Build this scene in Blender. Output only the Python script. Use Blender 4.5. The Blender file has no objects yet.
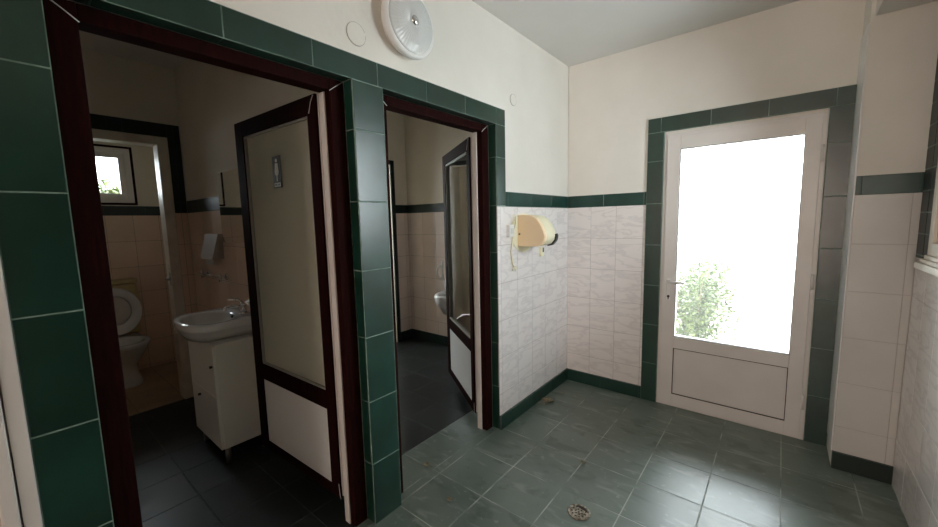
import bpy, bmesh, math, random
from mathutils import Vector, Matrix
random.seed(7)
sc = bpy.context.scene
C = sc.collection

# ---------------------------------------------------------------- camera
CAM = Vector((1.4016, -3.0435, 1.4092))
R_ = Vector((0.7756415, 0.63078091, -0.02226432))
U_ = Vector((-0.0533606, 0.10068156, 0.99348672))
F_ = Vector((-0.62891407, 0.7694015, -0.11175164))
cam_d = bpy.data.cameras.new('camera'); cam = bpy.data.objects.new('camera', cam_d); C.objects.link(cam)
m = Matrix((R_, U_, -F_)).transposed().to_4x4(); m.translation = CAM
cam.matrix_world = m
cam_d.sensor_width = 36; cam_d.sensor_fit = 'HORIZONTAL'; cam_d.lens = 382.456*36/938
cam_d.clip_start = 0.02
sc.camera = cam

# ---------------------------------------------------------------- world, light, exposure
w = bpy.data.worlds.new('world'); sc.world = w; w.use_nodes = True
bg = w.node_tree.nodes['Background']
bg.inputs[0].default_value = (0.91, 0.96, 1.04, 1); bg.inputs[1].default_value = 5.0
sc.view_settings.view_transform = 'Standard'; sc.view_settings.look = 'None'
sc.view_settings.gamma = 1.0; sc.view_settings.use_curve_mapping = False
sc.view_settings.exposure = 1.95
try:
    sc.cycles.max_bounces = 14; sc.cycles.diffuse_bounces = 8; sc.cycles.transparent_max_bounces = 12
    sc.cycles.caustics_reflective = False; sc.cycles.sample_clamp_indirect = 6
except Exception: pass
def portal(name, loc, rot, sx, sy):      # guides daylight sampling through an opening, gives off no light of its own
    l = bpy.data.lights.new(name, 'AREA'); l.shape = 'RECTANGLE'; l.size = sx; l.size_y = sy
    l.cycles.is_portal = True
    o = bpy.data.objects.new(name, l); C.objects.link(o); o.location = loc; o.rotation_euler = rot
PI = math.pi
portal('portal_exit_door', (1.155, 0.10, 1.2), (-PI/2, 0, 0), .64, 1.33)
portal('portal_right_window', (2.1, -0.93, 1.75), (0, PI/2, 0), 1.15, .95)
portal('portal_added_window', (1.15, -6.76, 1.45), (PI/2, 0, 0), 1.2, 2.0)
portal('portal_second_stall', (-3.26, -.55, 1.5), (0, -PI/2, 0), 1.5, .8)
portal('portal_stall_window', (-3.66, -2.455, 1.91), (0, -PI/2, 0), .42, .5)

# ---------------------------------------------------------------- materials
def mat(name, col, rough=.5, metal=0, col2=None, scale=8, detail=4, bump=0, bscale=40, island=0, lo=.35, hi=.65, spec=None, stretch=None, rough2=None):
    M = bpy.data.materials.new(name); M.use_nodes = True; nt = M.node_tree; N = nt.nodes; L = nt.links
    b = N['Principled BSDF']; b.inputs['Roughness'].default_value = rough; b.inputs['Metallic'].default_value = metal
    b.inputs['Base Color'].default_value = (*col, 1)
    if spec is not None: b.inputs['Specular IOR Level'].default_value = spec
    tc = N.new('ShaderNodeTexCoord'); mp = N.new('ShaderNodeMapping'); L.new(tc.outputs['Object'], mp.inputs[0])
    if stretch: mp.inputs['Scale'].default_value = stretch
    out = None
    if col2 is not None or rough2 is not None:
        n = N.new('ShaderNodeTexNoise'); n.inputs['Scale'].default_value = scale; n.inputs['Detail'].default_value = detail
        L.new(mp.outputs[0], n.inputs['Vector'])
        r = N.new('ShaderNodeMapRange'); r.inputs[1].default_value = lo; r.inputs[2].default_value = hi; L.new(n.outputs[0], r.inputs[0])
        if rough2 is not None:
            rr = N.new('ShaderNodeMapRange'); rr.inputs[3].default_value = rough; rr.inputs[4].default_value = rough2
            L.new(r.outputs[0], rr.inputs[0]); L.new(rr.outputs[0], b.inputs['Roughness'])
        if col2 is not None:
            mx = N.new('ShaderNodeMix'); mx.data_type = 'RGBA'; mx.inputs[6].default_value = (*col, 1); mx.inputs[7].default_value = (*col2, 1)
            L.new(r.outputs[0], mx.inputs[0]); out = mx.outputs[2]
    if island:
        g = N.new('ShaderNodeNewGeometry'); r2 = N.new('ShaderNodeMapRange')
        r2.inputs[3].default_value = 1-island; r2.inputs[4].default_value = 1+island
        L.new(g.outputs['Random Per Island'], r2.inputs[0])
        hv = N.new('ShaderNodeHueSaturation'); L.new(r2.outputs[0], hv.inputs['Value'])
        if out: L.new(out, hv.inputs['Color'])
        else: hv.inputs['Color'].default_value = (*col, 1)
        out = hv.outputs[0]
    if out: L.new(out, b.inputs['Base Color'])
    if bump:
        n2 = N.new('ShaderNodeTexNoise'); n2.inputs['Scale'].default_value = bscale; n2.inputs['Detail'].default_value = 4
        L.new(mp.outputs[0], n2.inputs['Vector']); bp = N.new('ShaderNodeBump'); bp.inputs['Strength'].default_value = bump; bp.inputs['Distance'].default_value = .01
        L.new(n2.outputs[0], bp.inputs['Height']); L.new(bp.outputs[0], b.inputs['Normal'])
    return M

def marble(name, base, vein, rough=.22, diag=35, amt=.5):
    M = mat(name, base, rough, bump=.06, bscale=14); nt = M.node_tree; N = nt.nodes; L = nt.links; b = N['Principled BSDF']
    tc = N.new('ShaderNodeTexCoord'); mp = N.new('ShaderNodeMapping'); mp.inputs['Rotation'].default_value = (math.radians(diag), math.radians(-diag), 0)
    mp.inputs['Scale'].default_value = (1, 1, 3.4)
    g = N.new('ShaderNodeNewGeometry'); cb = N.new('ShaderNodeVectorMath'); cb.operation = 'ADD'
    cx = N.new('ShaderNodeMath'); cx.operation = 'MULTIPLY'; cx.inputs[1].default_value = 37.0
    L.new(g.outputs['Random Per Island'], cx.inputs[0]); L.new(tc.outputs['Object'], mp.inputs[0]); L.new(mp.outputs[0], cb.inputs[0]); L.new(cx.outputs[0], cb.inputs[1])
    n = N.new('ShaderNodeTexNoise'); n.inputs["Scale"].default_value = 4.2; n.inputs["Detail"].default_value = 3; n.inputs["Distortion"].default_value = .3
    L.new(cb.outputs[0], n.inputs['Vector'])
    a = N.new('ShaderNodeMath'); a.operation = 'SUBTRACT'; a.inputs[1].default_value = .5; L.new(n.outputs[0], a.inputs[0])
    a2 = N.new('ShaderNodeMath'); a2.operation = 'ABSOLUTE'; L.new(a.outputs[0], a2.inputs[0])
    r = N.new('ShaderNodeMapRange'); r.inputs[1].default_value = 0; r.inputs[2].default_value = .06; r.inputs[3].default_value = amt; r.inputs[4].default_value = 0
    L.new(a2.outputs[0], r.inputs[0])
    mx = N.new('ShaderNodeMix'); mx.data_type = 'RGBA'; mx.inputs[6].default_value = (*base, 1); mx.inputs[7].default_value = (*vein, 1)
    L.new(r.outputs[0], mx.inputs[0]); L.new(mx.outputs[2], b.inputs['Base Color'])
    return M

GREEN = mat('green_glazed_tile', (.004, .026, .017), .29, col2=(.007, .042, .029), scale=6, island=.12, bump=.05, bscale=9, spec=.8)
DGREEN = mat('dark_green_tile', (.004, .013, .010), .45, col2=(.006, .020, .015), scale=6, island=.15)
SKIRT = mat('green_skirting_tile', (.008, .034, .024), .35, col2=(.012, .046, .034), scale=5, island=.1)
BAND = mat('green_band_tile', (.008, .038, .029), .3, col2=(.014, .055, .044), scale=8, island=.15)
GROUT = mat('pale_grout', (.24, .33, .29), .9, col2=(.12, .18, .15), scale=14)
DGROUT = mat('dark_grout', (.10, .13, .12), .9, col2=(.05, .07, .06), scale=20)
WGROUT = mat('grey_wall_grout', (.42, .39, .38), .9)
WHITE = marble('white_marble_tile', (.80, .76, .74), (.60, .56, .56), amt=.5)
PLAINT = mat('off_white_tile', (.60, .58, .55), .3, col2=(.55, .53, .50), scale=3, island=.02, bump=.03)
INT_TILE = mat('rosy_beige_tile', (.74, .54, .42), .35, col2=(.68, .50, .38), scale=4, island=.03)
R2_TILE = mat('pale_rosy_tile', (.74, .63, .57), .3, col2=(.68, .58, .52), scale=4, island=.03)
PLAST = mat('cream_plaster', (.76, .73, .67), .85, col2=(.71, .68, .62), scale=2.5, bump=.12, bscale=30)
INTPL = mat('beige_plaster', (.76, .70, .60), .9, col2=(.70, .64, .54), scale=2.5, bump=.1, bscale=25)
CEIL = mat('ceiling_paint', (.68, .67, .64), .9, col2=(.64, .63, .60), scale=2, bump=.05)
FLOOR = mat('grey_green_floor_tile', (.092, .132, .112), .30, col2=(.150, .190, .165), scale=3.2, detail=5, lo=.3, hi=.7, island=.08, bump=.03, bscale=5, rough2=.42, spec=.9)
def scuffs(M, dark, pale):      # trodden dirt smudges and pale scratches lying on the floor tiles
    nt = M.node_tree; N = nt.nodes; L = nt.links; b = N['Principled BSDF']; src = b.inputs['Base Color'].links[0].from_socket
    tc = N.new('ShaderNodeTexCoord')
    for sc_, rot, st, lo, hi, col, amt, det in ((5.5, .5, (1, 1.6, 1), .56, .66, dark, .55, 5), (8, 1.0, (.7, 2.0, 1), .58, .68, pale, .40, 7), (26, .2, (1, 1, 1), .66, .72, pale, .45, 3), (4, -.7, (.8, 2.6, 1), .60, .68, dark, .40, 8)):
        mp = N.new('ShaderNodeMapping'); mp.inputs['Rotation'].default_value = (0, 0, rot); mp.inputs['Scale'].default_value = st; mp.inputs['Location'].default_value = (sc_, rot, 0)
        n = N.new('ShaderNodeTexNoise'); n.inputs['Scale'].default_value = sc_; n.inputs['Detail'].default_value = det; n.inputs['Distortion'].default_value = .6
        r = N.new('ShaderNodeMapRange'); r.inputs[1].default_value = lo; r.inputs[2].default_value = hi; r.inputs[4].default_value = amt
        mx = N.new('ShaderNodeMix'); mx.data_type = 'RGBA'; mx.inputs[7].default_value = (*col, 1)
        L.new(tc.outputs['Object'], mp.inputs[0]); L.new(mp.outputs[0], n.inputs['Vector']); L.new(n.outputs[0], r.inputs[0]); L.new(r.outputs[0], mx.inputs[0]); L.new(src, mx.inputs[6]); src = mx.outputs[2]
    L.new(src, b.inputs['Base Color'])
scuffs(FLOOR, (.045, .068, .056), (.30, .34, .31))
FGROUT = mat('floor_grout', (.40, .43, .40), .8, col2=(.16, .20, .18), scale=5, lo=.42, hi=.60)
TANFLOOR = mat('tan_floor_tile', (.42, .30, .20), .35, col2=(.34, .25, .17), scale=6, island=.06)
SHADEFLOOR = mat('shaded_floor_tile', (.014, .019, .019), .32, col2=(.026, .032, .032), scale=4, detail=9, island=.14, rough2=.45, spec=.3)  # floor tile darkened in its colour to stand in for the washroom shade
BROWN = mat('brown_laminate', (.022, .0058, .005), .6, spec=.02, col2=(.013, .004, .0035), scale=18, stretch=(6, 6, .6), bump=.04)
PVC = mat('white_pvc', (.72, .69, .66), .35, col2=(.66, .63, .60), scale=3)
CREAM = mat('aged_cream_pvc', (.66, .60, .50), .42, col2=(.50, .45, .38), scale=9, lo=.45, hi=.75)
PANEL = mat('white_door_panel', (.80, .79, .77), .4)
GASKET = mat('black_gasket', (.015, .013, .012), .6)
CERAM = mat('white_ceramic', (.74, .74, .73), .12)
ACR = mat('toilet_plastic', (.62, .57, .54), .35)
YELLOW = mat('yellowed_plastic', (.50, .40, .20), .45)
CAB = mat('white_cabinet_board', (.80, .80, .74), .35)
CHROME = mat('chrome', (.78, .78, .78), .16, metal=1)
STEEL = mat('brushed_steel', (.50, .48, .45), .38, metal=1, col2=(.30, .27, .24), scale=20)
BEIGE = mat('beige_plastic', (.95, .76, .50), .4, col2=(.92, .72, .48), scale=3)
IVORY = mat('pale_yellow_plastic', (.80, .76, .55), .38)
BLACK = mat('black_plastic', (.02, .022, .02), .4)
WPLAS = mat('white_plastic', (.74, .74, .72), .35)
DARKPL = mat('dark_grey_plate', (.05, .052, .047), .4)
PALEINK = mat('pale_print', (.62, .63, .58), .5)
DRAINM = mat('dirty_drain_metal', (.42, .38, .30), .5, metal=.3, col2=(.10, .075, .05), scale=60)
HOLE = mat('rusty_hole', (.03, .022, .015), .9)
LEAFD = mat('dry_leaf', (.34, .28, .19), .8, col2=(.15, .12, .07), scale=60)
LEAFG = mat('shrub_leaf', (.055, .085, .014), .5, col2=(.10, .125, .03), scale=9, island=.3)
STEM = mat('shrub_stem', (.12, .10, .05), .8)
GROUND = mat('pale_concrete', (.62, .60, .55), .9, col2=(.52, .50, .45), scale=3)
MIRROR = mat('mirror_glass', (.86, .86, .86), .02, metal=1)

def glass(name, tint, rough=.02, haze=0.0, hazecol=(.8, .85, .8), fr=1.45, hrefl=0.0, hrough=.15):
    M = bpy.data.materials.new(name); M.use_nodes = True; nt = M.node_tree; N = nt.nodes; L = nt.links
    N.remove(N['Principled BSDF']); out = N['Material Output']
    t = N.new('ShaderNodeBsdfTransparent'); t.inputs[0].default_value = (*tint, 1)
    g = N.new('ShaderNodeBsdfGlossy'); g.inputs['Roughness'].default_value = rough
    f = N.new('ShaderNodeFresnel'); f.inputs[0].default_value = fr
    base = t.outputs[0]
    if haze:
        d = N.new('ShaderNodeBsdfTranslucent'); d.inputs[0].default_value = (*hazecol, 1)
        d2 = N.new('ShaderNodeBsdfDiffuse'); d2.inputs[0].default_value = (*hazecol, 1)
        a = N.new('ShaderNodeMixShader'); a.inputs[0].default_value = .5; L.new(d.outputs[0], a.inputs[1]); L.new(d2.outputs[0], a.inputs[2])
        b = N.new('ShaderNodeMixShader'); b.inputs[0].default_value = haze; L.new(base, b.inputs[1]); L.new(a.outputs[0], b.inputs[2]); base = b.outputs[0]
    x = N.new('ShaderNodeMixShader'); L.new(f.outputs[0], x.inputs[0]); L.new(base, x.inputs[1]); L.new(g.outputs[0], x.inputs[2])
    L.new(x.outputs[0], out.inputs[0]); return M
GLASS = glass('window_glass', (.95, .97, .95), haze=.05, hazecol=(.9, .95, .88))
CLEAR = glass('clear_glass', (.93, .95, .93))
FROST = glass('frosted_door_glass', (.60, .63, .55), rough=.07, haze=.9, hazecol=(.92, .90, .74), fr=1.5)
SMOKE = glass('grey_door_glass', (.72, .72, .68), rough=.02, haze=.15, hazecol=(.30, .32, .28), fr=1.6)
FILLGLASS = glass('peach_fill_glass', (1.0, .87, .78), rough=.3, haze=.3, hazecol=(1.0, .87, .78))  # tinted to warm the light from the added near-end window
LENS = mat('ribbed_glass_cover', (.60, .61, .60), .18, bump=0)

# ---------------------------------------------------------------- helpers
def tag(o, label=None, cat=None, group=None, kind=None):
    if label: o['label'] = label
    if cat: o['category'] = cat
    if group: o['group'] = group
    if kind: o['kind'] = kind
    return o
def empty(name, loc=(0, 0, 0), rz=0, **k):
    o = bpy.data.objects.new(name, None); C.objects.link(o); o.location = loc; o.rotation_euler.z = rz
    o.empty_display_size = .05; return tag(o, **k)
class MB:
    def __init__(s): s.bm = bmesh.new(); s.mats = []
    def mi(s, m):
        if m not in s.mats: s.mats.append(m)
        return s.mats.index(m)
    def box(s, a, b, m, bev=0, seg=2):
        t = bmesh.new(); r = bmesh.ops.create_cube(t, size=1)
        a, b = Vector(a), Vector(b); lo = Vector(map(min, a, b)); hi = Vector(map(max, a, b))
        for v in t.verts: v.co = Vector((lo[i]+(v.co[i]+.5)*(hi[i]-lo[i]) for i in range(3)))
        if bev: bmesh.ops.bevel(t, geom=t.edges[:], offset=min(bev, min(hi-lo)*.45), segments=seg, affect='EDGES', profile=.5)
        s.add(t, m); return s
    def add(s, t, m, smooth=False, M=None):
        i = s.mi(m); mp = {}
        for v in t.verts: mp[v] = s.bm.verts.new(M @ v.co if M else v.co)
        for f in t.faces:
            try: g = s.bm.faces.new([mp[v] for v in f.verts]); g.material_index = i; g.smooth = smooth
            except ValueError: pass
        t.free()
    def cyl(s, a, b, r, m, r2=None, n=20, smooth=True, caps=True):
        a, b = Vector(a), Vector(b); d = b-a; t = bmesh.new()
        bmesh.ops.create_cone(t, cap_ends=caps, segments=n, radius1=r, radius2=r if r2 is None else r2, depth=d.length)
        s.add(t, m, smooth, Matrix.Translation((a+b)/2) @ d.to_track_quat('Z', 'Y').to_matrix().to_4x4()); return s
    def tube(s, pts, r, m, n=10):
        pts = [Vector(p) for p in pts]; rings = []; i = s.mi(m); up = Vector((0.13, .21, 1)).normalized()
        for k, p in enumerate(pts):
            d = (pts[min(k+1, len(pts)-1)]-pts[max(k-1, 0)]).normalized()
            x = d.cross(up).normalized(); y = d.cross(x).normalized()
            rings.append([s.bm.verts.new(p+x*r*math.cos(2*PI*j/n)+y*r*math.sin(2*PI*j/n)) for j in range(n)])
        for a, b in zip(rings, rings[1:]):
            for j in range(n):
                f = s.bm.faces.new((a[j], a[(j+1) % n], b[(j+1) % n], b[j])); f.material_index = i; f.smooth = True
        for rr in (rings[0], rings[-1]): s.bm.faces.new(rr).material_index = i
        return s
    def loft(s, loops, m, cap0=True, cap1=True, smooth=True):
        i = s.mi(m); R = [[s.bm.verts.new(Vector(p)) for p in lp] for lp in loops]; n = len(R[0])
        for a, b in zip(R, R[1:]):
            for j in range(n):
                f = s.bm.faces.new((a[j], a[(j+1) % n], b[(j+1) % n], b[j])); f.material_index = i; f.smooth = smooth
        if cap0: s.bm.faces.new(R[0][::-1]).material_index = i
        if cap1: s.bm.faces.new(R[-1]).material_index = i
        return s
    def prism(s, poly, a, axis, b, m):      # poly of 2D points spanning the two other axes, from a to b on axis
        def P(p, h):
            q = list(p); q.insert(axis, h); return q
        return s.loft([[P(p, a) for p in poly], [P(p, b) for p in poly]], m, smooth=False)
    def build(s, name, parent=None, **k):
        bmesh.ops.recalc_face_normals(s.bm, faces=s.bm.faces[:])
        me = bpy.data.meshes.new(name); s.bm.to_mesh(me); s.bm.free()
        for m_ in s.mats: me.materials.append(m_)
        o = bpy.data.objects.new(name, me); C.objects.link(o); o.parent = parent
        return tag(o, **k)
def disc(cx, cy, r, n=32, ry=None): return [(cx+r*math.cos(2*PI*i/n), cy+(ry or r)*math.sin(2*PI*i/n)) for i in range(n)]

def tiles(mb, axis, front, inward, rects, tw, th, u0, v0, mt, grout, thick=.008, gap=.0028, bev=.0012, gd=.0016):
    """tile a wall plane: axis 0 -> plane x=front (u=y), axis 1 -> plane y=front (u=x), axis 2 -> z=front (u=x, v=y)."""
    back = front + inward*thick
    def box(ua, ub, va, vb, f, bk, m, bv):
        if axis == 0: mb.box((f, ua, va), (bk, ub, vb), m, bv, 1)
        elif axis == 1: mb.box((ua, f, va), (ub, bk, vb), m, bv, 1)
        else: mb.box((ua, va, f), (ub, vb, bk), m, bv, 1)
    for (ua, ub, va, vb) in rects:
        box(ua, ub, va, vb, front+inward*gd, back, grout, 0)
        i0 = math.floor((ua-u0)/tw+1e-6); i1 = math.ceil((ub-u0)/tw-1e-6)
        j0 = math.floor((va-v0)/th+1e-6); j1 = math.ceil((vb-v0)/th-1e-6)
        for i in range(i0, i1):
            for j in range(j0, j1):
                a = max(ua, u0+i*tw); b = min(ub, u0+(i+1)*tw); c = max(va, v0+j*th); d = min(vb, v0+(j+1)*th)
                if b-a < .008 or d-c < .008: continue
                e = random.uniform(-.0003, .0003)
                box(a+gap/2, b-gap/2, c+gap/2, d-gap/2, front+e, front+inward*(thick-.001), mt, bev)

# ---------------------------------------------------------------- setting
ZC = 2.626
D1a, D1b, D2a, D2b, DH = -2.920, -2.062, -1.903, -1.035, 2.0
ZB, Z1, Z2 = .0975, 1.494, 1.590
XW = 1.915; XS = 1.685; YS = -.245; YF = -6.6
# floor
mb = MB(); mb.box((-2.33, YF, -.12), (2.05, .16, -.006), FGROUT)
tiles(mb, 2, 0, -1, [(-.07, XW, YF+.01, .0), (-.315, -.07, -1.93, .05)], .2975, .3, .28, -1.01, FLOOR, FGROUT, gap=.0055, bev=.0006, gd=.0006)
mb.build('floor', kind='structure')
mb = MB(); tiles(mb, 2, 0, -1, [(-2.33, -.07, -3.4, -2.05), (-2.05, -.315, -1.92, .05)], .2975, .3, .28, -1.01, SHADEFLOOR, DGROUT, gap=.004, bev=.0008, gd=.001)
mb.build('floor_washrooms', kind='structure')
mb = MB(); mb.box((-3.6, -3.4, -.12), (-2.33, -1.85, -.006), DGROUT)
tiles(mb, 2, .004, -1, [(-3.5, -2.33, -3.3, -1.93)], .3, .3, 0, -.1, TANFLOOR, DGROUT)
mb.build('floor_stall', kind='structure')
# ceiling
MB().box((-3.7, YF-.1, ZC), (2.15, .2, ZC+.12), CEIL).build('ceiling', kind='structure')
MB().box((1.70, YF, 2.352), (XW, YS, ZC), PLAST, .004).build('trim_1', kind='structure')

# left wall (with the two washroom doorways and the doorway nearest the camera)
mb = MB(); g = .008
D0a, D0b = -4.10, -3.045
def wl(ya, yb, za, zb): mb.box((-.14, ya, za), (-g, yb, zb), PLAST)
mb.box((-.14, YF, 0), (-g, D0a, ZC), INTPL); wl(D0a, .0, DH+g, ZC); wl(D0b, D1a-g, 0, DH+g); wl(D1b+g, D2a-g, 0, DH+g); wl(D2b+g, .15, 0, DH+g)
mb.box((-.14, 0, DH+g), (-g, .15, ZC), PLAST)
mb.box((-g, D0b+.001, 2.1), (-.0025, .0, ZC-.001), PLAST)           # plaster coat above the tiles
mb.box((-g, -.933, Z2), (-.0025, .0, 2.1), PLAST)
mb.build('wall_left', kind='structure')
mb = MB()
tiles(mb, 0, 0, -1, [(D0b, -.933, DH, 2.1)], .3, .3, -2.529, 1.9, GREEN, GROUT, gap=.004)
tiles(mb, 0, 0, -1, [(D0b, D1a, 0, DH), (D1b, D2a, 0, DH)], 1.0, .3, -3.9, 0, GREEN, GROUT, gap=.004)
tiles(mb, 0, 0, -1, [(D2b, -.9335, Z1, DH)], 1.0, .3, -1.9, 0, GREEN, GROUT, gap=.004)
mb.build('trim_2', kind='structure')
mb = MB()       # tiled returns inside the two doorways
for ya, yb in ((D1a, D1b), (D2a, D2b)):
    for yy, s in ((ya, -1), (yb, 1)):
        tiles(mb, 1, yy, s, [(-.062, -.002, 0, DH)], 1.0, .3, -.5, 0, GREEN, GROUT, gap=.004)
    tiles(mb, 2, DH, 1, [(-.062, -.002, ya, yb)], 1.0, .3, -.5, -2.529, GREEN, GROUT, gap=.004)
mb.build('trim_3', kind='structure')
mb = MB(); tiles(mb, 0, .001, -1, [(D2b, -.0, ZB, Z1)], .2, .25, 0, Z1-2.5, WHITE, WGROUT, thick=.009)
tiles(mb, 0, .001, -1, [(-.933, 0, Z1, Z2)], .3, .3, 0, 1.4, BAND, GROUT, thick=.009, gap=.003)
mb.build('trim_4', kind='structure')
mb = MB(); tiles(mb, 0, .012, -1, [(D2b, 0, 0, ZB)], .3, .3, 0, 0, SKIRT, DGROUT, thick=.02)
mb.build('baseboard_left', kind='structure')

# back wall with the exit door
DX0, DX1, DZ = .728, 1.576, 1.98
mb = MB()
def wb(xa, xb, za, zb): mb.box((xa, g, za), (xb, .15, zb), PLAST)
wb(0, DX0, 0, ZC); wb(DX1, XS+.02, 0, ZC); wb(DX0, DX1, DZ, ZC)
mb.box((0, g, 2.1), (XS, .0025, ZC-.001), PLAST); mb.box((0, g, Z2), (.618, .0025, 2.1), PLAST)
mb.box((XS, YS+g, 0), (XW+.13, .15, ZC), PLAST)          # the pier on the right
mb.box((XS+.001, YS+g, Z2), (XW-.001, YS+.0025, ZC-.001), PLAST)
mb.build('wall_back', kind='structure')
mb = MB()
tiles(mb, 1, -.012, 1, [(.618, .726, 0, DH), (1.578, XS-.002, 0, DH)], 1.2, .3, .3, 0, GREEN, GROUT, thick=.02, gap=.004)
tiles(mb, 1, -.012, 1, [(.618, XS-.002, DH, 2.1)], .3, .3, 1.004, 1.9, GREEN, GROUT, thick=.02, gap=.004)
mb.build('trim_5', kind='structure')
mb = MB(); tiles(mb, 1, -.001, 1, [(0, .618, ZB, Z1)], .2, .25, 0, Z1-2.5, WHITE, WGROUT, thick=.009)
tiles(mb, 1, -.001, 1, [(0, .618, Z1, Z2)], .3, .3, 0, 1.4, BAND, GROUT, thick=.009, gap=.003)
mb.build('trim_6', kind='structure')
mb = MB(); tiles(mb, 1, -.012, 1, [(0, .618, 0, ZB)], .3, .3, 0, 0, SKIRT, DGROUT, thick=.02)
mb.build('baseboard_back', kind='structure')
mb = MB(); tiles(mb, 1, YS, 1, [(XS, XW, ZB, Z1)], .2, .25, XS, Z1-2.5, PLAINT, WGROUT, thick=.009, gap=.0022)
tiles(mb, 1, YS, 1, [(XS, XW-.0, Z1, Z2)], .2, .3, XS+.02, 1.4, BAND, DGROUT, thick=.009, gap=.003)
tiles(mb, 1, YS-.012, 1, [(XS, XW, 0, ZB)], .3, .3, XS, 0, DGREEN, DGROUT, thick=.02)
mb.box((XS-.006, YS+.001, ZB), (XS, -.001, ZC-.3), WPLAS, .002)     # whitewashed pier corner
mb.build('trim_7', kind='structure')

# right wall with window
WY0, WY1, WZ0, WZ1 = -1.38, -.48, 1.215, 2.30
mb = MB()
mb.box((XW+g, WY1, 0), (XW+.13, YS+.02, ZC), PLAST); mb.box((XW+g, YF, 0), (XW+.13, -3.3, ZC), INTPL); mb.box((XW+g, -3.3, 0), (XW+.13, WY0, ZC), PLAST)
mb.box((XW+g, WY0, 0), (XW+.13, WY1, WZ0), PLAST); mb.box((XW+g, WY0, WZ1), (XW+.13, WY1, ZC), PLAST)
mb.box((XW+.001, -1.95, Z1), (XW+g, WY0-.14, 2.36), PLAST)
mb.build('wall_right', kind='structure')
mb = MB(); tiles(mb, 0, XW, 1, [(-1.95, YS, 0, WZ0-.04), (-1.95, WY0-.14, WZ0-.04, Z1)], .2, .25, -.245, Z1-2.5, WHITE, WGROUT, thick=.009)
tiles(mb, 0, XW-.002, 1, [(WY1, YS-.001, WZ0-.03, WZ1+.05), (WY0-.14, WY0, WZ0-.03, WZ1+.05)], .12, .10, -.245, 0, DGREEN, GROUT, thick=.011, gap=.006)
mb.build('trim_8', kind='structure')
# window 1
mb = MB(); fx0, fx1 = XW-.012, XW+.055
def frame(mb, ax, f0, f1, ua, ub, za, zb, wd, m, bev=.003):
    def bx(a, b, c, d):
        if ax == 0: mb.box((f0, a, c), (f1, b, d), m, bev)
        else: mb.box((a, f0, c), (b, f1, d), m, bev)
    bx(ua, ua+wd, za, zb); bx(ub-wd, ub, za, zb); bx(ua+wd-.001, ub-wd+.001, za, za+wd); bx(ua+wd-.001, ub-wd+.001, zb-wd, zb)
w1 = empty('window_1', (XW, WY1, WZ0), kind='structure')
def sub(mb, name, par, **k):        # build at world coordinates, then parent keeping place
    o = mb.build(name, **k); o.parent = par; o.matrix_parent_inverse = (Matrix.Translation(par.location) @ par.rotation_euler.to_matrix().to_4x4()).inverted(); return o
frame(mb, 0, fx0, fx1, WY0, WY1, WZ0, WZ1, .055, CREAM); frame(mb, 0, fx0+.012, fx1-.012, WY0+.05, -.92, WZ0+.05, WZ1-.05, .05, CREAM); frame(mb, 0, fx0+.012, fx1-.012, -.94, WY1-.05, WZ0+.05, WZ1-.05, .05, CREAM)
sub(mb, 'window_frame', w1)
sub(MB().box((XW+.018, WY0+.09, WZ0+.09), (XW+.024, WY1-.09, WZ1-.09), CLEAR), 'window_glass', w1)
sub(MB().box((XW-.036, WY0-.10, WZ0-.065), (XW+.12, -.415, WZ0-.035), CREAM, .004).box((XW-.028, WY0-.10, WZ0-.0345), (XW+.12, WY1+.02, WZ0-.018), CREAM, .003).box((XW-.020, WY0-.10, WZ0-.0175), (XW+.12, WY1, WZ0), CREAM, .003), 'window_sill', w1)

d7 = empty('door_7', (XW, -3.25, 0), kind='structure')  # unseen brown door, added so the near green tiles reflect something dark
mb = MB(); frame(mb, 0, XW-.02, XW+.03, -3.25, -1.95, 0, 2.1, .07, BROWN); sub(mb, 'door_frame', d7)
for ya, yb in ((-3.18, -2.603), (-2.597, -2.02)): sub(MB().box((XW-.012, ya, .01), (XW+.02, yb, 2.03), BROWN, .003).box((XW-.018, ya+.09, .15), (XW-.008, yb-.09, .85), BROWN, .004).box((XW-.018, ya+.09, 1.0), (XW-.008, yb-.09, 1.92), BROWN, .004), 'door_leaf', d7)
# unseen near end of the room, with a window added as warm fill
mb = MB()
mb.box((-.14, YF-.12, 0), (.55, YF, ZC), INTPL).box((1.75, YF-.12, 0), (XW+.13, YF, ZC), INTPL).box((.55, YF-.12, 0), (1.75, YF, .45), INTPL).box((.55, YF-.12, 2.45), (1.75, YF, ZC), INTPL)
mb.build('wall_front', kind='structure')
w3 = empty('window_3_added', (.55, YF, .45), kind='structure')
mb = MB(); frame(mb, 1, YF-.10, YF-.04, .55, 1.75, .45, 2.45, .05, PVC); sub(mb, 'window_frame', w3)
sub(MB().box((.60, YF-.075, .5), (1.70, YF-.070, 2.4), FILLGLASS), 'window_glass', w3, label='peach frosted pane of the added fill-light window')

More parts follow.
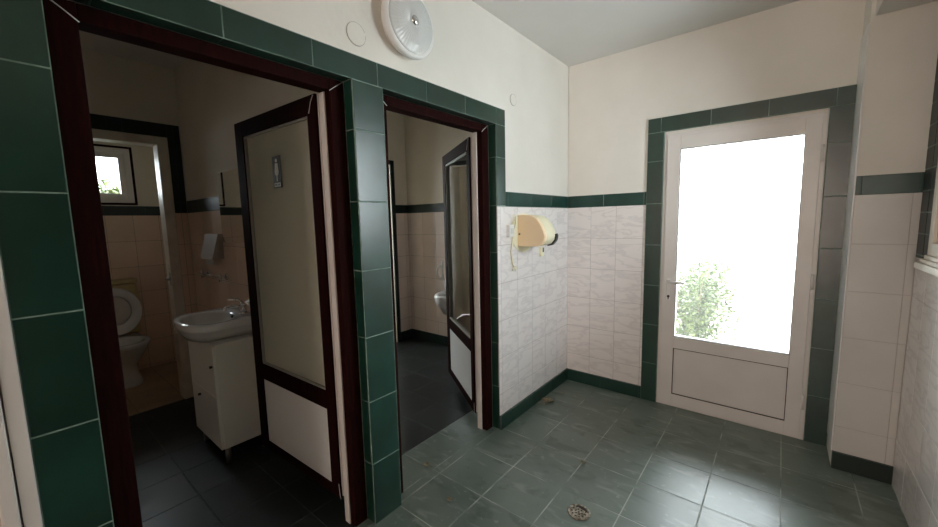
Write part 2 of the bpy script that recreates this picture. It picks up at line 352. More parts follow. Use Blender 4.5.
# washroom shells
mb = MB()
mb.box((-2.34, -2.05, 0), (-.14, -1.925, 1.52), INTPL); mb.box((-2.34, -2.05, 1.52), (-.14, -1.925, ZC), INTPL)
mb.build('wall_partition', kind='structure')
mb = MB()       # far wall of the first washroom, with the stall doorway
mb.box((-2.45, -3.5, 0), (-2.34, -2.86, ZC), INTPL); mb.box((-2.45, -2.86, 2.1), (-2.34, -2.05, ZC), INTPL); mb.box((-2.45, -2.14, 0), (-2.34, -1.93, 2.1), INTPL)
mb.build('wall_far', kind='structure')
mb = MB(); mb.box((-2.45, -3.5, 0), (-.14, -3.4, ZC), INTPL)
mb.build('wall_washroom_side', kind='structure')
mb = MB(); q = .006
tiles(mb, 1, -2.056, 1, [(-2.334, -.145, .0, 1.52)], .2, .25, 0, .27, INT_TILE, DGROUT, thick=.006, gap=.002)
tiles(mb, 1, -2.057, 1, [(-2.334, -.145, 1.52, 1.615)], .3, .3, 0, 1.4, DGREEN, DGROUT, thick=.007, gap=.002)
tiles(mb, 0, -2.334, -1, [(-3.39, -2.86-.09, .0, 1.52)], .2, .25, 0, .27, INT_TILE, DGROUT, thick=.006, gap=.002)
tiles(mb, 1, -3.394, -1, [(-2.334, -.145, .0, 1.52)], .2, .25, 0, .27, INT_TILE, DGROUT, thick=.006, gap=.002)
tiles(mb, 1, -3.393, -1, [(-2.334, -.145, 1.52, 1.615)], .3, .3, 0, 1.4, DGREEN, DGROUT, thick=.007, gap=.002)
mb.build('trim_9', kind='structure')
mb = MB(); tiles(mb, 0, -2.331, -1, [(-2.95, -2.86, 0, 2.2), (-2.14, -2.058, 1.52, 2.2), (-2.86, -2.14, 2.1, 2.2)], .3, .3, 0, .1, DGREEN, DGROUT, thick=.009, gap=.002)
tiles(mb, 0, -2.331, -1, [(-2.14, -2.058, .0, 1.52)], .3, .25, 0, .27, INT_TILE, DGROUT, thick=.009, gap=.002)
mb.build('trim_10', kind='structure')
mb = MB(); tiles(mb, 1, -2.064, 1, [(-2.325, -.145, 0, .09)], .3, .3, 0, 0, DGREEN, DGROUT, thick=.007, gap=.002); mb.build('baseboard_washroom', kind='structure')
s_door = empty('door_4', (-2.40, -2.5, 0), kind='structure')
mb = MB(); mb.box((-2.45, -2.21, 0), (-2.325, -2.141, 2.098), CREAM, .004).box((-2.45, -2.859, 0), (-2.325, -2.79, 2.098), CREAM, .004).box((-2.45, -2.79, 2.035), (-2.325, -2.21, 2.098), CREAM, .004)
sub(mb, 'door_frame', s_door)
sub(MB().cyl((-2.36, -2.205, 1.0), (-2.36, -2.235, 1.0), .014, STEEL).box((-2.375, -2.213, .95), (-2.345, -2.208, 1.05), STEEL, .001), 'latch_plate', s_door)
# stall
SX = -3.5
mb = MB(); SY0, SY1, SZ0, SZ1 = -2.76, -2.15, 1.63, 2.18
mb.box((SX-.15, -3.4, 0), (SX, SY0, ZC), INTPL); mb.box((SX-.15, SY1, 0), (SX, -1.93, ZC), INTPL); mb.box((SX-.15, SY0, 0), (SX, SY1, SZ0), INTPL); mb.box((SX-.15, SY0, SZ1), (SX, SY1, ZC), INTPL)
mb.build('wall_stall_back', kind='structure')
mb = MB(); mb.box((SX-.15, -1.93, 0), (-2.34, -1.85, ZC), INTPL); mb.build('wall_stall_right', kind='structure')
mb = MB(); mb.box((SX-.15, -3.4, 0), (-2.45, -3.3, ZC), INTPL); mb.build('wall_stall_left', kind='structure')
mb = MB()
tiles(mb, 0, SX+.006, -1, [(-3.3, -1.93, .0, 1.53)], .2, .25, 0, .28, INT_TILE, DGROUT, thick=.006, gap=.002)
tiles(mb, 0, SX+.007, -1, [(-3.3, -1.93, 1.53, 1.62)], .3, .3, 0, 1.4, DGREEN, DGROUT, thick=.007, gap=.002)
tiles(mb, 1, -1.936, 1, [(SX, -2.45, .0, 1.53)], .2, .25, 0, .28, INT_TILE, DGROUT, thick=.006, gap=.002)
tiles(mb, 1, -1.937, 1, [(SX, -2.45, 1.53, 1.62)], .3, .3, 0, 1.4, DGREEN, DGROUT, thick=.007, gap=.002)
mb.build('trim_11', kind='structure')
w2 = empty('window_2', (SX, SY1, SZ0), kind='structure')
mb = MB(); frame(mb, 0, SX-.02, SX+.012, SY0, SY1, SZ0, SZ1, .02, BROWN)
sub(mb, 'window_trim', w2)
mb = MB(); frame(mb, 0, SX-.06, SX+.008, SY0+.018, SY1-.018, SZ0+.018, SZ1-.018, .046, PVC); frame(mb, 0, SX-.07, SX-.012, SY0+.062, SY1-.062, SZ0+.062, SZ1-.062, .045, PVC)
sub(mb, 'window_frame', w2)
sub(MB().box((SX-.045, SY0+.1, SZ0+.1), (SX-.04, SY1-.1, SZ1-.1), CLEAR), 'window_glass', w2)

# second washroom
mb = MB(); mb.box((-2.40, .05, 0), (-.14, .17, ZC), INTPL); mb.build('wall_washroom_end', kind='structure')
mb = MB(); mb.box((-2.17, -1.925, 0), (-2.05, -.80, ZC), INTPL); mb.box((-2.17, -.80, 2.05), (-2.05, -.19, ZC), INTPL); mb.box((-2.17, -.19, 0), (-2.05, .06, ZC), INTPL)
mb.build('wall_washroom_far', kind='structure')
mb = MB()
tiles(mb, 1, .044, 1, [(-2.05, -.145, .0, 1.51)], .2, .25, 0, .26, R2_TILE, DGROUT, thick=.006, gap=.002)
tiles(mb, 1, .043, 1, [(-2.05, -.145, 1.51, 1.605)], .3, .3, 0, 1.4, DGREEN, DGROUT, thick=.007, gap=.002)
tiles(mb, 0, -2.044, -1, [(-.135, .043, .0, 1.51), (-1.92, -.855, 0, 1.51)], .2, .25, 0, .26, R2_TILE, DGROUT, thick=.006, gap=.002)
tiles(mb, 0, -2.043, -1, [(-.135, .043, 1.51, 1.605), (-1.92, -.855, 1.51, 1.605)], .3, .3, 0, 1.4, DGREEN, DGROUT, thick=.007, gap=.002)
tiles(mb, 0, -2.041, -1, [(-.19, -.135, 0, 2.1), (-.855, -.80, 0, 2.1), (-.80, -.19, 2.05, 2.1)], .3, .3, 0, 0, DGREEN, DGROUT, thick=.009, gap=.002)
tiles(mb, 1, -1.919, -1, [(-2.05, -.145, .0, 1.51)], .2, .25, 0, .26, R2_TILE, DGROUT, thick=.006, gap=.002)
mb.build('trim_12', kind='structure')
mb = MB(); tiles(mb, 1, .034, 1, [(-2.04, -.145, 0, .11)], .3, .3, 0, 0, DGREEN, DGROUT, thick=.01, gap=.002)
tiles(mb, 0, -2.034, -1, [(-.135, .034, 0, .11)], .3, .3, 0, 0, DGREEN, DGROUT, thick=.01, gap=.002)
mb.build('baseboard_urinal_room', kind='structure')
mb = MB(); mb.box((-3.22, -1.3, 0), (-3.1, -.95, ZC), INTPL).box((-3.22, -.15, 0), (-3.1, .17, ZC), INTPL).box((-3.22, -.95, 0), (-3.1, -.15, .75), INTPL).box((-3.22, -.95, 2.25), (-3.1, -.15, ZC), INTPL)
mb.box((-3.1, -1.3, 0), (-2.17, -1.18, ZC), INTPL).box((-3.1, .05, 0), (-2.40, .17, ZC), INTPL)
mb.build('wall_second_stall', kind='structure')
w4 = empty('window_4_added', (-3.1, -.95, .75), kind='structure')  # unseen stall window, added to brighten the second washroom
mb = MB(); frame(mb, 0, -3.2, -3.15, -.95, -.15, .75, 2.25, .045, PVC); sub(mb, 'window_frame', w4)
sub(MB().box((-3.18, -.91, .79), (-3.175, -.19, 2.21), CLEAR), 'window_glass', w4)
MB().box((-3.1, -1.18, -.12), (-2.17, .05, -.002), TANFLOOR).box((-2.17, -.80, -.12), (-2.04, -.19, -.002), TANFLOOR).build('floor_second_stall', kind='structure')

# ---------------------------------------------------------------- brown folding-in washroom doors
def washroom_door(n, ya, yb, hinge, free, z0, z1, gz, pz, gm, stile, mids):
    root = empty('door_%d' % n, (-.095, yb, 0), kind='structure')
    mb = MB(); fw = .066
    mb.box((-.132, ya+.001, 0), (-.062, ya+fw, DH), BROWN, .003).box((-.132, yb-fw, 0), (-.062, yb-.001, DH), BROWN, .003).box((-.132, ya+fw, DH-.046), (-.062, yb-fw, DH-.001), BROWN, .003)
    mb.box((-.136, yb-fw-.0075, 0), (-.10, yb-fw+.001, DH-.046), PVC, .002)
    sub(mb, 'door_frame', root)
    # bare mitre seams of the frame
    mb = MB()
    for yy, s in ((yb, -1), (ya, 1)):
        mb.tube([(-.0605, yy+s*.005, DH-.003), (-.0605, yy+s*.040, DH-.028), (-.060, yy+s*.068, DH-.050)], .0016, WPLAS, 6)
    sub(mb, 'frame_seam', root)
    H = Vector((*hinge, 0)); Fv = Vector((*free, 0)); L = (Fv-H).length; d = (Fv-H)/L
    leaf_root = empty('door_leaf', H, math.atan2(d.y, d.x)); leaf_root.parent = root; leaf_root.matrix_parent_inverse = Matrix.Translation(root.location).inverted()
    # local: +x towards free edge, -y*sgn is away from viewer. face plane at y=0; room side is +y (leaf pointing to -x) 
    fy, by = 0.0, -.062
    mb = MB(); sL, sR, rt = stile
    def fr(a, b, c, dd, m=BROWN): mb.box((a, fy, c), (b, fy-.012, dd), m, .002)
    def core(a, b, c, dd): mb.box((a, fy-.012, c), (b, by, dd), PVC, .002)
    fr(0, sR, z0, z1); fr(L-sL, L, z0, z1); fr(sR, L-sL, z1-rt, z1); fr(sR, L-sL, pz[1], gz[0]); fr(sR, L-sL, z0, pz[0])
    core(.014, sR, z0+.01, z1-.01); core(L-sL, L-.014, z0+.01, z1-.01); core(sR, L-sL, z1-rt, z1-.01); core(sR, L-sL, pz[1], gz[0]); core(sR, L-sL, z0+.01, pz[0])
    lf = mb.build('leaf_frame', leaf_root)
    mb = MB()       # white rails and the groove between them along the hinge edge
    mb.box((-.006, -.013, z0+.006), (.014, -.024, z1-.004), PVC, .002); mb.box((-.006, -.036, z0-.02), (.014, -.046, z1-.012), PVC, .002); mb.box((.0, -.052, z0-.01), (.014, -.063, z1-.012), PVC, .002)
    mb.box((.008, -.024, z0+.01), (.0145, -.052, z1-.03), EDGE, .001)
    mb.build('edge_rail', leaf_root, label='bare white plastic rails of the door edge')
    mb = MB()
    for hz in mids: mb.box((-.004, -.025, hz-.05), (.007, -.035, hz+.05), STEEL, .002).cyl((-.008, -.030, hz-.035), (-.008, -.030, hz+.035), .005, STEEL, n=12)
    mb.build('hinge', leaf_root)
    MB().box((sR-.003, -.020, gz[0]-.003), (L-sL+.003, -.026, gz[1]+.003), gm).build('glass_pane', leaf_root)
    mb = MB(); 
    for a, b, c, dd in ((sR, sR+.012, gz[0], gz[1]), (L-sL-.012, L-sL, gz[0], gz[1]), (sR, L-sL, gz[0], gz[0]+.010), (sR, L-sL, gz[1]-.010, gz[1])):
        mb.box((a, -.006, c), (b, -.019, dd), BEAD, .001)
    mb.build('glazing_bead', leaf_root)
    MB().box((sR-.003, -.006, pz[0]-.003), (L-sL+.003, -.030, pz[1]+.003), PANEL, .001).build('lower_panel', leaf_root, label='white lower door panel')
    mb = MB(); mb.tube([(.002, .002, z0+.075), (-.004, .003, z0+.03), (-.008, .002, z0)], .0014, WPLAS, 6).tube([(.01, .001, z1-.005), (.03, .0015, z1-.03), (.05, .001, z1-.075)], .0014, WPLAS, 6)
    mb.build('leaf_seam', leaf_root)
    return root, leaf_root
EDGE = mat('grimy_metal_groove', (.30, .24, .20), .5, col2=(.14, .10, .08), scale=30)
BEAD = mat('grey_glazing_bead', (.30, .29, .25), .4)
r1, leaf1 = washroom_door(2, D1a, D1b, (-.170, -2.135), (-.958, -2.167), .098, 1.962, (.62, 1.882), (.15, .53), FROST, (.088, .066, .078), (.35, 1.10, 1.78))
dA = Vector((-.80, -.65)); dB = Vector((-.17, -1.08)); dd_ = (dA-dB).normalized()
h2 = dB + dd_*.035; f2 = dA + dd_*.06
r2, leaf2 = washroom_door(3, D2a, D2b, h2[:], f2[:], .066, 1.946, (.575, 1.865), (.12, .49), SMOKE, (.080, .066, .075), (.35, 1.10, 1.78))

# restroom sign on the first leaf
Ld = (Vector((-.958, -2.167))-Vector((-.170, -2.135))); LL = Ld.length; Ld /= LL
ang = math.atan2(Ld.y, Ld.x)
def leafpt(s_free, off=0): # s measured from near free edge as calibrated
    p = Vector((-.93, -2.165)) - Ld*s_free; return p
c = leafpt(.372)
sg = empty('restroom_sign', (c.x+(-.02*math.sin(ang)) , c.y+.0195*1, 1.67), ang, label='small dark pictogram sign on the frosted pane of the first washroom door', cat='sign')
sg.location = (c.x, c.y+.0155, 1.67)
MB().box((-.040, .0005, -.078), (.040, .004, .078), DARKPL, .001).build('sign_plate', sg)
mb = MB()
def fp(pts): mb.prism([(-a, b) for a, b in pts], .0036, 1, .0048, PALEINK)
fp(disc(0, .055, .0095, 16)); fp([(-.012, .042), (.012, .042), (.019, .0), (.014, -.016), (-.014, -.016), (-.019, .0)]); fp([(-.006, -.016), (.006, -.016), (.005, -.046), (-.005, -.046)])
mb.build('pictogram', sg)
mb = MB().box((-.031, .0036, -.072), (.031, .0048, -.053), PALEINK)
for a in (-.018, -.006, .008, .019): mb.box((a-.003, .0047, -.067), (a+.003, .0052, -.058), DARKPL)
mb.build('sign_caption', sg)

# ---------------------------------------------------------------- exit door
dr = empty('door_1', (DX0, 0, 0), kind='structure')
mb = MB(); y0, y1 = -.006, .062
frame(mb, 1, y0+.006, y1, DX0, DX1, .0, DZ, .022, PVC, .002); sub(mb, 'door_frame', dr)
mb = MB(); a0, a1, b0, b1 = DX0+.022, DX1-.022, .012, DZ-.022
gx0, gx1, gz0, gz1, pz0, pz1 = .833, 1.480, .535, 1.868, .100, .448
for bx in ((a0, gx0, b0, b1), (gx1, a1, b0, b1), (gx0, gx1, gz1, b1), (gx0, gx1, pz1, gz0), (gx0, gx1, b0, pz0)):
    mb.box((bx[0], y0-.004, bx[2]), (bx[1], y1-.006, bx[3]), PVC, .0025)
sub(mb, 'door_leaf', dr)
sub(MB().box((gx0, y0+.006, pz0), (gx1, y1-.02, pz1), PVC, .001), 'lower_panel', dr)
mb = MB(); frame(mb, 1, y0-.0035, y0+.0068, gx0-.001, gx1+.001, pz0-.001, pz1+.001, .004, GASKET, 0)
frame(mb, 1, y0-.0035, y0+.0068, gx0-.001, gx1+.001, gz0-.001, gz1+.001, .003, GASKET, 0); sub(mb, 'gasket', dr)
sub(MB().box((gx0, .022, gz0), (gx1, .030, gz1), GLASS), 'glass_pane', dr)
mb = MB(); mb.box((.776, y0-.008, .80), (.802, y0-.003, .965), WPLAS, .003); mb.cyl((.789, y0-.006, .942), (.789, y0-.050, .942), .010, WPLAS)
mb.tube([(.789, y0-.048, .942), (.81, y0-.052, .942), (.85, y0-.052, .940), (.895, y0-.048, .938)], .009, WPLAS, 12)
mb.cyl((.789, y0-.008, .83), (.789, y0-.012, .83), .009, BLACK).box((.786, y0-.0085, .808), (.792, y0-.0115, .83), BLACK)
sub(mb, 'door_handle', dr)
mb = MB()
for hz in (.25, 1.0, 1.75): mb.cyl((DX1-.016, y0-.014, hz-.045), (DX1-.016, y0-.014, hz+.045), .008, PVC, n=14)
sub(mb, 'door_hinge', dr)

# doorway nearest the camera on the left wall
d0 = empty('door_6', (0, D0b, 0), kind='structure')
mb = MB(); zz = 2.1
mb.box((-.10, D0b-.0005, 0), (.004, D0b-.030, zz), PVC, .003).box((-.10, D0b-.0335, 0), (.010, D0b-.062, zz), PVC, .004).box((-.10, D0a, 0), (.004, D0a+.06, zz), PVC, .003).box((-.10, D0a+.06, zz-.06), (.004, D0b-.062, zz), PVC, .003)
sub(mb, 'door_frame', d0)
sub(MB().box((-.08, D0a+.061, .008), (-.006, D0b-.0625, zz-.061), PVC, .003), 'door_leaf', d0)

# ---------------------------------------------------------------- wall lamp, cover plates, dryer
lp = empty('wall_lamp', (0, -1.770, 2.303), label='round white ribbed glass lamp high on the left wall', cat='lamp')
def ringx(r, x, n=48, wav=0):
    if r > .05 and n != 40: r = r*.865
    return [(x, (r+(wav if k % 2 else 0))*math.cos(2*PI*k/n), (r+(wav if k % 2 else 0))*math.sin(2*PI*k/n)) for k in range(n)]
MB().loft([ringx(.135, -.0024), ringx(.145, .0), ringx(.145, .026), ringx(.12, .030)], WPLAS).build('lamp_base', lp)
MB().loft([ringx(.150, .026), ringx(.171, .030), ringx(.175, .040), ringx(.172, .052), ringx(.158, .060), ringx(.150, .057)], WPLAS).build('lamp_rim', lp, label='raised outer rim of the lamp')
mb = MB(); n = 96
mb.loft([ringx(.151, .055, n), ringx(.150, .060, n, .0), *[[(x+(.0010 if k % 2 else 0), .865*r*math.cos(2*PI*k/n), .865*r*math.sin(2*PI*k/n)) for k in range(n)] for r, x in ((.145, .063), (.11, .072), (.07, .078), (.035, .080))], ringx(.028, .082, n)], LENS, smooth=False)
mb.build('glass_cover', lp)
MB().loft([ringx(.020, .080), ringx(.021, .084), ringx(.014, .090), ringx(.008, .092)], CHROME).build('centre_nut', lp)
gl = MB().cyl((-.0024, -2.01, 2.405), (.035, -2.01, 2.405), .022, WPLAS).box((-.0024, -2.045, 2.385), (.018, -1.975, 2.425), WPLAS, .005).cyl((.012, -2.0, 2.405), (.012, -1.905, 2.385), .008, WPLAS, n=12).build('cable_clip')
tag(gl, 'small grey cable clip beside the round wall lamp', 'cable clip')
for (y, z, r, lab) in ((-2.03, 2.182, .046, 'round painted over cover plate above the pillar left of the lamp'), (-.838, 2.183, .036, 'round painted over cover plate right of the second doorway')):
    cp = empty('cover_plate', (-.0025, y, z), label=lab, cat='cover plate', group='round cover plates on the left wall')
    MB().loft([ringx(r, 0, 40), ringx(r, .0035, 40), ringx(r-.002, .005, 40)], PLAST).build('plate', cp)
    mb = MB(); mb.tube([(.0042, (r-.001)*math.cos(t/12*PI+.4), (r-.001)*math.sin(t/12*PI+.4)) for t in range(24)], .0013, WGROUT, 6); mb.build('plate_edge', cp)

hd = empty('hand_dryer', (.001, -.70, 1.33), label='beige yellowed electric hand dryer on the tiled wall', cat='hand dryer')
yA, yB, yC = -.10, .060, .095
prof = [(0, .108), (.05, .110), (.110, .104), (.150, .084), (.182, .045), (.205, .0), (.214, -.035), (.208, -.066), (.185, -.092), (.15, -.103), (.0, -.105)]
MB().loft([[(x*.96, yA-.002, z*.96) for x, z in prof], [(x, yA+.006, z) for x, z in prof], [(x, yA+.022, z) for x, z in prof]], BEIGE, smooth=False).build('side_cover', hd)
MB().loft([[(x*.99, yA+.022, z*.99) for x, z in prof], [(x*.985, yB-.02, z*.985) for x, z in prof], [(x*.93, yB+.02, z*.93) for x, z in prof], [(x*.75, yC, z*.8) for x, z in prof]], IVORY, smooth=True).build('front_cover', hd, label='pale yellow front cover')
MB().loft([[(x*1.01-.0, y, z) for x, z in [(.150, -.050), (.214, -.022), (.219, -.040), (.212, -.070), (.186, -.100), (.150, -.108)]] for y in (.045, yB+.012)], BLACK, smooth=False).build('air_outlet', hd)
MB().cyl((.02, -.108, -.02), (.02, -.102, -.02), .006, BLACK, n=12).build('side_screw', hd)
bp = empty('wall_bracket', (.001, -.72, 1.315), label='round pale mounting bracket stuck to tiles behind the dryer', cat='bracket')
mb = MB(); pts = disc(0, 0, .155, 36, .135); mb.prism(pts, .0005, 0, .004, IVORY); mb.build('bracket_plate', bp)
so = empty('wall_socket', (.001, -.908, 1.335), label='small white socket box just left of the hand dryer', cat='socket')
MB().box((0, -.030, -.040), (.028, .030, .040), WPLAS, .004).build('socket_box', so); MB().box((.028, -.016, -.018), (.031, .016, .018), PALEINK, .001).build('socket_face', so)
cd = MB().tube([(.012, -.885, 1.37), (.02, -.855, 1.44), (.012, -.835, 1.40), (.010, -.870, 1.28), (.008, -.890, 1.19), (.008, -.875, 1.115), (.012, -.86, 1.09)], .0055, IVORY, 8).tube([(.012, -.86, 1.09), (.014, -.885, 1.07)], .005, IVORY, 8).tube([(.012, -.86, 1.09), (.014, -.845, 1.062), (.012, -.835, 1.09)], .005, IVORY, 8).build('power_cord')
tag(cd, 'yellowed cut power cord hanging below the dryer', 'cord')
ab = empty('junction_box', (.001, -.475, 1.165), label='tiny ivory junction box below right of the dryer', cat='junction box')
MB().box((0, -.024, -.035), (.020, .018, .035), IVORY, .003).build('box_body', ab); MB().box((.019, -.004, -.004), (.023, .014, .030), BLACK, .001).build('box_switch', ab)

# ---------------------------------------------------------------- first washroom: basin, cabinet, taps, mirror
cb = empty('vanity_cabinet', (-1.25, -2.19, 0), label='narrow white cabinet on legs under the washbasin', cat='cabinet')
cx0, cx1, cy0, cy1, cz0, cz1 = -1.52, -1.070, -2.343, -2.066, .100, .732
def P(o): return Vector(o)-Vector((-1.25, -2.19, 0))
MB().box(P((cx0, cy0+.018, cz0)), P((cx1, cy1, cz1)), CAB, .002).build('body', cb)
for a, b, hx, hz in ((.4245, cz1-.004, -1.095, .605), (cz0+.002, .4215, -1.36, .37)):
    d = MB().box(P((cx0+.001, cy0, a)), P((cx1-.001, cy0+.017, b)), CAB, .002).build('door', cb)
    MB().cyl(P((hx, cy0, hz)), P((hx, cy0-.014, hz)), .008, BLACK, n=14).build('door_knob', d)
for lx in (cx0+.03, cx1-.03):
    for ly in (cy0+.04, cy1-.03): MB().cyl(P((lx, ly, 0.0)), P((lx, ly, cz0)), .016, STEEL, n=16).build('leg', cb)

sk = empty('washbasin', (-1.315, -2.056, .85), label='white ceramic washbasin with a chrome mixer tap', cat='washbasin')
def dout():      # slab outline: straight sides, flat back at the wall, bulging front
    P_ = [(.235, -.01-.24*k/7) for k in range(8)]
    P_ += [(.235*abs(math.cos(t))**.8*(1 if math.cos(t) > 0 else -1), -.255-.125*math.sin(t)) for t in [PI*(k+.6)/24 for k in range(23)]]
    P_ += [(-.235, -.25+.24*k/7) for k in range(8)]
    P_ += [(-.235+.47*(k+.5)/9, 0) for k in range(9)]
    return P_
DO = dout()
def dl(sx, sy, z, cy=-.19): return [(x*sx, cy+(y-cy)*sy, z) for x, y in DO]
def el(rx, ry, z, cy=-.215):
    out = []
    for x, y in DO:
        t = math.atan2((y-cy)/.19, x/.235); out.append((rx*math.cos(t), cy+ry*math.sin(t), z))
    return out
mb = MB()
mb.loft([dl(.50, .55, -.112), dl(.74, .80, -.108), dl(.90, .93, -.070), dl(.955, .965, -.048), dl(.985, .985, -.042), dl(1, 1, -.036), dl(1, 1, -.006), dl(.985, .985, 0), el(.196, .136, -.001), el(.188, .128, -.012), el(.160, .108, -.055), el(.10, .07, -.088), el(.02, .02, -.094)], CERAM)
mb.build('basin_bowl', sk)
mb = MB(); tx = .075
mb.cyl((tx, -.045, 0), (tx, -.045, .006), .028, CHROME).cyl((tx, -.045, 0), (tx, -.045, .055), .020, CHROME).tube([(tx, -.048, .042), (tx-.012, -.085, .055), (tx-.018, -.135, .052), (tx-.02, -.150, .036)], .010, CHROME, 12).cyl((tx, -.045, .055), (tx, -.045, .074), .022, CHROME, r2=.015)
mb.tube([(tx, -.042, .071), (tx-.004, -.075, .098), (tx-.012, -.125, .100)], .007, CHROME, 10)
mb.build('mixer_tap', sk)
MB().cyl((0.02, -.085, -.014), (.02, -.100, -.020), .009, BLACK, n=14).build('overflow_hole', sk)
sd = empty('soap_dispenser', (-1.035, -2.058, .925), label='small white soap dispenser hooked on the wall right of the basin', cat='soap dispenser')
MB().box((-.030, -.055, -.07), (.028, 0, .09), WPLAS, .010).build('dispenser_body', sd); MB().prism([(-.055, -.02), (-.10, .03), (-.055, .055)], -.02, 0, .02, WPLAS).build('dispenser_lever', sd)
mi = empty('wall_mirror', (-1.30, -2.058, 1.55), label='frameless rectangular mirror on the wall above the washbasin', cat='mirror')
MB().box((-.275, -.012, -.255), (.275, 0, .215), WPLAS, .001).build('mirror_back', mi); MB().box((-.272, -.0155, -.252), (.272, -.0125, .212), MIRROR, .0008).build('mirror_glass', mi)
HOLD = mat('dull_beige_plastic', (.34, .28, .23), .5)
pd = empty('towel_dispenser', (-1.74, -2.058, 1.27), label='off-white paper towel holder left of the mirror', cat='towel holder')
MB().loft([[(-.13, -.0, .085), (.13, -.0, .085), (.13, -.03, .085), (-.13, -.03, .085)], [(-.12, 0, -.09), (.12, 0, -.09), (.12, -.075, -.09), (-.12, -.075, -.09)]], HOLD, smooth=False).build('holder_body', pd); MB().box((-.08, -.055, -.13), (.07, -.05, -.085), PALEINK, .001).build('paper_towel', pd)
tr = empty('towel_rail', (-1.80, -2.058, 1.055), label='short chrome rail with end brackets above the washbasin', cat='towel rail')
MB().cyl((-.26, -.045, 0), (.22, -.045, 0), .007, CHROME, n=12).build('bar', tr)
for s in (-.16, .20): MB().cyl((s, 0, 0), (s, -.05, 0), .010, CHROME, n=14).cyl((s, 0, 0), (s, -.006, 0), .024, CHROME, n=20).cyl((s, -.045, -.028), (s, -.045, .030), .010, CHROME, n=14).build('end_bracket', tr)

# ---------------------------------------------------------------- stall: toilet
to = empty('toilet', (-3.16, -2.43, .004), label='white toilet with raised seat and yellowed cistern in the back stall', cat='toilet')
def egg(rx, ry, cx, z, n=40, sq=1.0): return [(cx+rx*math.cos(2*PI*k/n), ry*math.sin(2*PI*k/n), z) for k in range(n)]
mb = MB(); mb.loft([egg(.155, .11, .02, 0), egg(.150, .105, .02, .03), egg(.115, .085, .0, .10), egg(.115, .085, .0, .18), egg(.17, .14, .04, .28), egg(.215, .175, .06, .36), egg(.225, .185, .06, .395), egg(.215, .178, .06, .402), egg(.165, .130, .07, .400), egg(.150, .118, .07, .36), egg(.08, .06, .04, .24), egg(.04, .03, .03, .22)], CERAM)
mb.box((-.30, -.16, .30), (-.12, .16, .395), CERAM, .02)
mb.build('bowl', to)
MB().box((-.33, -.18, .40), (-.21, .18, .885), YELLOW, .025, 3).box((-.335, -.187, .885), (-.20, .187, .925), YELLOW, .012, 3).build('cistern', to, label='yellowed plastic cistern')
MB().cyl((-.26, 0, .924), (-.26, 0, .936), .022, CHROME).build('flush_button', to)
def up(lp, off): # a flat ring tipped upright about its back edge
    return [(-.150-off-(p[0]+.17)*.12, p[1], .425+(p[0]+.17)*.985) for p in lp]
MB().loft([up(egg(.215, .185, .045, 0), 0), up(egg(.225, .192, .045, 0), .008), up(egg(.215, .185, .045, 0), .018)], ACR, smooth=True).build('lid', to)
MB().loft([up(egg(.215, .187, .045, 0), -.022), up(egg(.222, .192, .045, 0), -.012), up(egg(.215, .187, .045, 0), -.004), up(egg(.140, .115, .055, 0), -.004), up(egg(.132, .108, .055, 0), -.012), up(egg(.140, .115, .055, 0), -.022), up(egg(.215, .187, .045, 0), -.022)], CERAM, cap0=False, cap1=False).build('seat', to)

# ---------------------------------------------------------------- second washroom: urinal
ur = empty('urinal', (-1.31, .043, .64), label='white wall urinal half hidden behind the second washroom door', cat='urinal')
def us(w, d, z, n=32): return [(w*math.cos(2*PI*k/n), -d*max(0, -math.sin(2*PI*k/n)) - (0 if math.sin(2*PI*k/n) < 0 else .0) if False else (-d*abs(math.sin(PI*k/(n-1)))), z) for k in range(n)]
def ush(w, d, z, n=28): # half-round outline against the wall
    return [(-w*math.cos(PI*k/(n-1)), -d*math.sin(PI*k/(n-1))**.8, z) for k in range(n)]
MB().loft([ush(.05, .06, -.28), ush(.11, .17, -.22), ush(.155, .27, -.10), ush(.165, .29, -.02), ush(.155, .27, .0), ush(.125, .21, -.02), ush(.09, .12, -.12), ush(.03, .04, -.16)], CERAM).loft([ush(.165, .06, -.02), ush(.16, .055, .12), ush(.11, .045, .17)], CERAM).build('urinal_bowl', ur)
MB().cyl((-.17, -.03, .12), (-.17, -.03, .34), .012, WPLAS, n=12).tube([(-.17, -.03, .27), (-.20, -.05, .275), (-.235, -.05, .24), (-.235, -.05, .19), (-.19, -.045, .15)], .010, WPLAS, 8).build('flush_pipe', ur)

# ---------------------------------------------------------------- floor drain and litter
fd = empty('floor_drain', (.717, -1.412, 0), label='round perforated floor drain grate between the tiles', cat='drain')
def ringz(r, z, n=32): return [(r*math.cos(2*PI*k/n), r*math.sin(2*PI*k/n), z) for k in range(n)]
MB().loft([ringz(.052, .0004), ringz(.054, .0022), ringz(.047, .0030), ringz(.043, .0012)], DRAINM, cap1=False).build('drain_rim', fd)
mb = MB(); mb.loft([ringz(.042, .0004), ringz(.042, .0030)], DRAINM)
mb.build('drain_grate', fd)
mb = MB()
for rr, k in ((0, 1), (.016, 6), (.032, 11)):
    for i in range(k): mb.cyl((rr*math.cos(2*PI*i/k), rr*math.sin(2*PI*i/k), .0028), (rr*math.cos(2*PI*i/k), rr*math.sin(2*PI*i/k), .0034), .0042, HOLE, n=10)
mb.prism([(.042*math.cos(t), .042*math.sin(t)) for t in [(.15+i*.1)*PI/1.0 for i in range(7)]], .0029, 2, .0033, HOLE)
mb.build('drain_holes', fd)
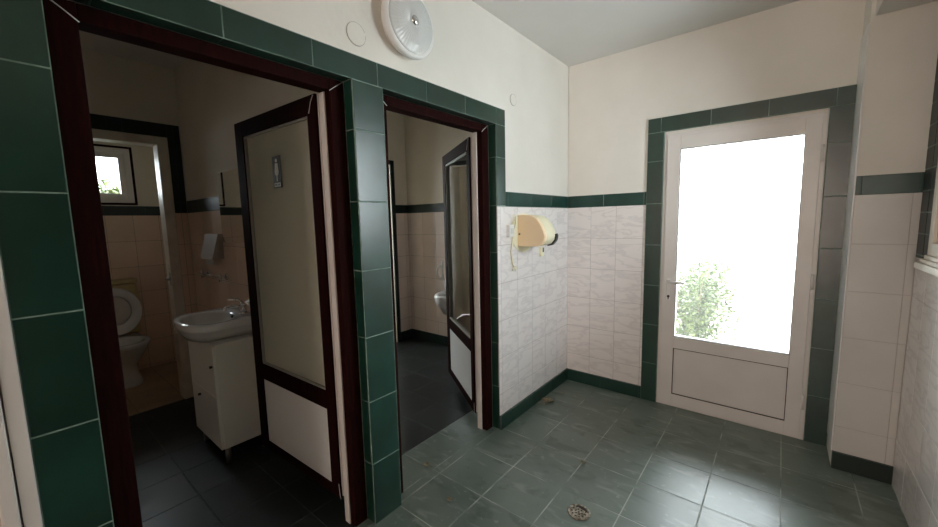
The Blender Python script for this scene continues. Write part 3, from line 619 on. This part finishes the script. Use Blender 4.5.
def dry_leaf(x, y, s, rz, lab, grp='dry leaves on the floor', frag=1):
    o = empty('dry_leaf', (x, y, 0), rz, label=lab, cat='leaf', group=grp)
    mb = MB(); rnd = random.Random(int(abs(x*1000+y*777)))
    for q in range(frag):
        ox, oy, a = rnd.uniform(-.5, .5)*s*(frag > 1), rnd.uniform(-.5, .5)*s*(frag > 1), rnd.uniform(0, 6)
        n = 7; top = []; bot = []
        for i in range(n):
            t = i/(n-1); wv = .34*math.sin(PI*min(1, t*1.05+.01))**.8*(1+.25*rnd.uniform(-1, 1)); zc = .005+.010*math.sin(t*PI)*rnd.uniform(.6, 1.2)
            for sgn, arr in ((1, top), (-1, bot)): arr.append(((t-.5)*s, sgn*wv*s, zc+.010*abs(wv)*rnd.uniform(.3, 2)))
        lp = top+bot[::-1]; M = Matrix.Translation((ox, oy, 0)) @ Matrix.Rotation(a, 4, 'Z')
        mb.loft([[M @ Vector((p[0], p[1], max(.001, p[2]-.002))) for p in lp], [M @ Vector(p) for p in lp]], LEAFD, smooth=False)
    mb.build('leaf_blade', o)
    MB().tube([(.4*s, 0, .006), (.62*s, .03*s, .004), (.8*s, .08*s, .003)], .0012, STEM, 5).build('leaf_stalk', o)
dry_leaf(.000-.12, -1.672+.06, .045, .4, 'tan curled dry leaf just inside the second doorway by the pillar')
dry_leaf(.169, -1.738, .035, 2.0, 'tiny crumpled dry leaf on the floor in front of the pillar')
dry_leaf(.066, -.463, .065, 1.0, 'crumpled brown leaves heaped along the left skirting', frag=5)
dry_leaf(.060, -.545, .038, 2.6, 'small dry leaf nearest the second doorway along the skirting')
dry_leaf(.10, -.29, .030, .3, 'flat leaf fragment nearest the room corner')
dry_leaf(.585, -1.05, .028, .9, 'dark leaf speck on a floor joint beyond the drain')

# ---------------------------------------------------------------- outdoors
tag(MB().box((-.3, .16, -.14), (6, 9, -.02), GROUND).build('ground'), kind='structure')
def shrub(x, y, z, hgt, rad, n, lab, leaf=.05, rs=1):
    o = empty('garden_shrub', (x, y, z), label=lab, cat='shrub'); rnd = random.Random(rs)
    mb = MB(); 
    stems = []
    for k in range(7):
        a = rnd.uniform(0, 2*PI); r = rad*rnd.uniform(.15, .7); h = hgt*rnd.uniform(.6, 1); tip = Vector((r*math.cos(a), r*math.sin(a), h)); stems.append(tip)
        mb.tube([(0.02*math.cos(a), .02*math.sin(a), 0), tip*.5+Vector((0, 0, .05)), tip], .006, STEM, 6)
    mb.build('stems', o)
    mb = MB(); i = mb.mi(LEAFG)
    for k in range(n):
        tip = rnd.choice(stems); t = rnd.uniform(.25, 1.03); p = tip*t+Vector((rnd.gauss(0, .3)*rad, rnd.gauss(0, .3)*rad, rnd.gauss(0, .04)*hgt))
        d = Vector((rnd.gauss(0, 1), rnd.gauss(0, 1), rnd.gauss(.2, .6))).normalized(); s = d.cross(Vector((rnd.random(), rnd.random(), 1))).normalized(); L = leaf*rnd.uniform(.6, 1.3)
        nn = d.cross(s)*L*.08
        vs = [mb.bm.verts.new(q) for q in (p, p+d*L*.45+s*L*.26+nn, p+d*L, p+d*L*.45-s*L*.26+nn)]
        f = mb.bm.faces.new(vs); f.material_index = i
    tag(mb.build('foliage', o), kind='stuff')
    return o
shrub(.84, .80, -.02, 1.10, .32, 3800, 'leafy green shrub outside the exit door, close to the glass', rs=3)
shrub(.72, 2.35, -.02, .95, .45, 3600, 'lower spreading shrub outside, behind the taller one', rs=5)
shrub(-4.9, -2.15, 1.09, 1.02, .30, 1500, 'green bush seen through the small stall window', leaf=.10, rs=8)
tag(MB().box((-8, -5, .95), (-3.66, 0, 1.09), GROUND).build('ground_behind_stall'), kind='structure')
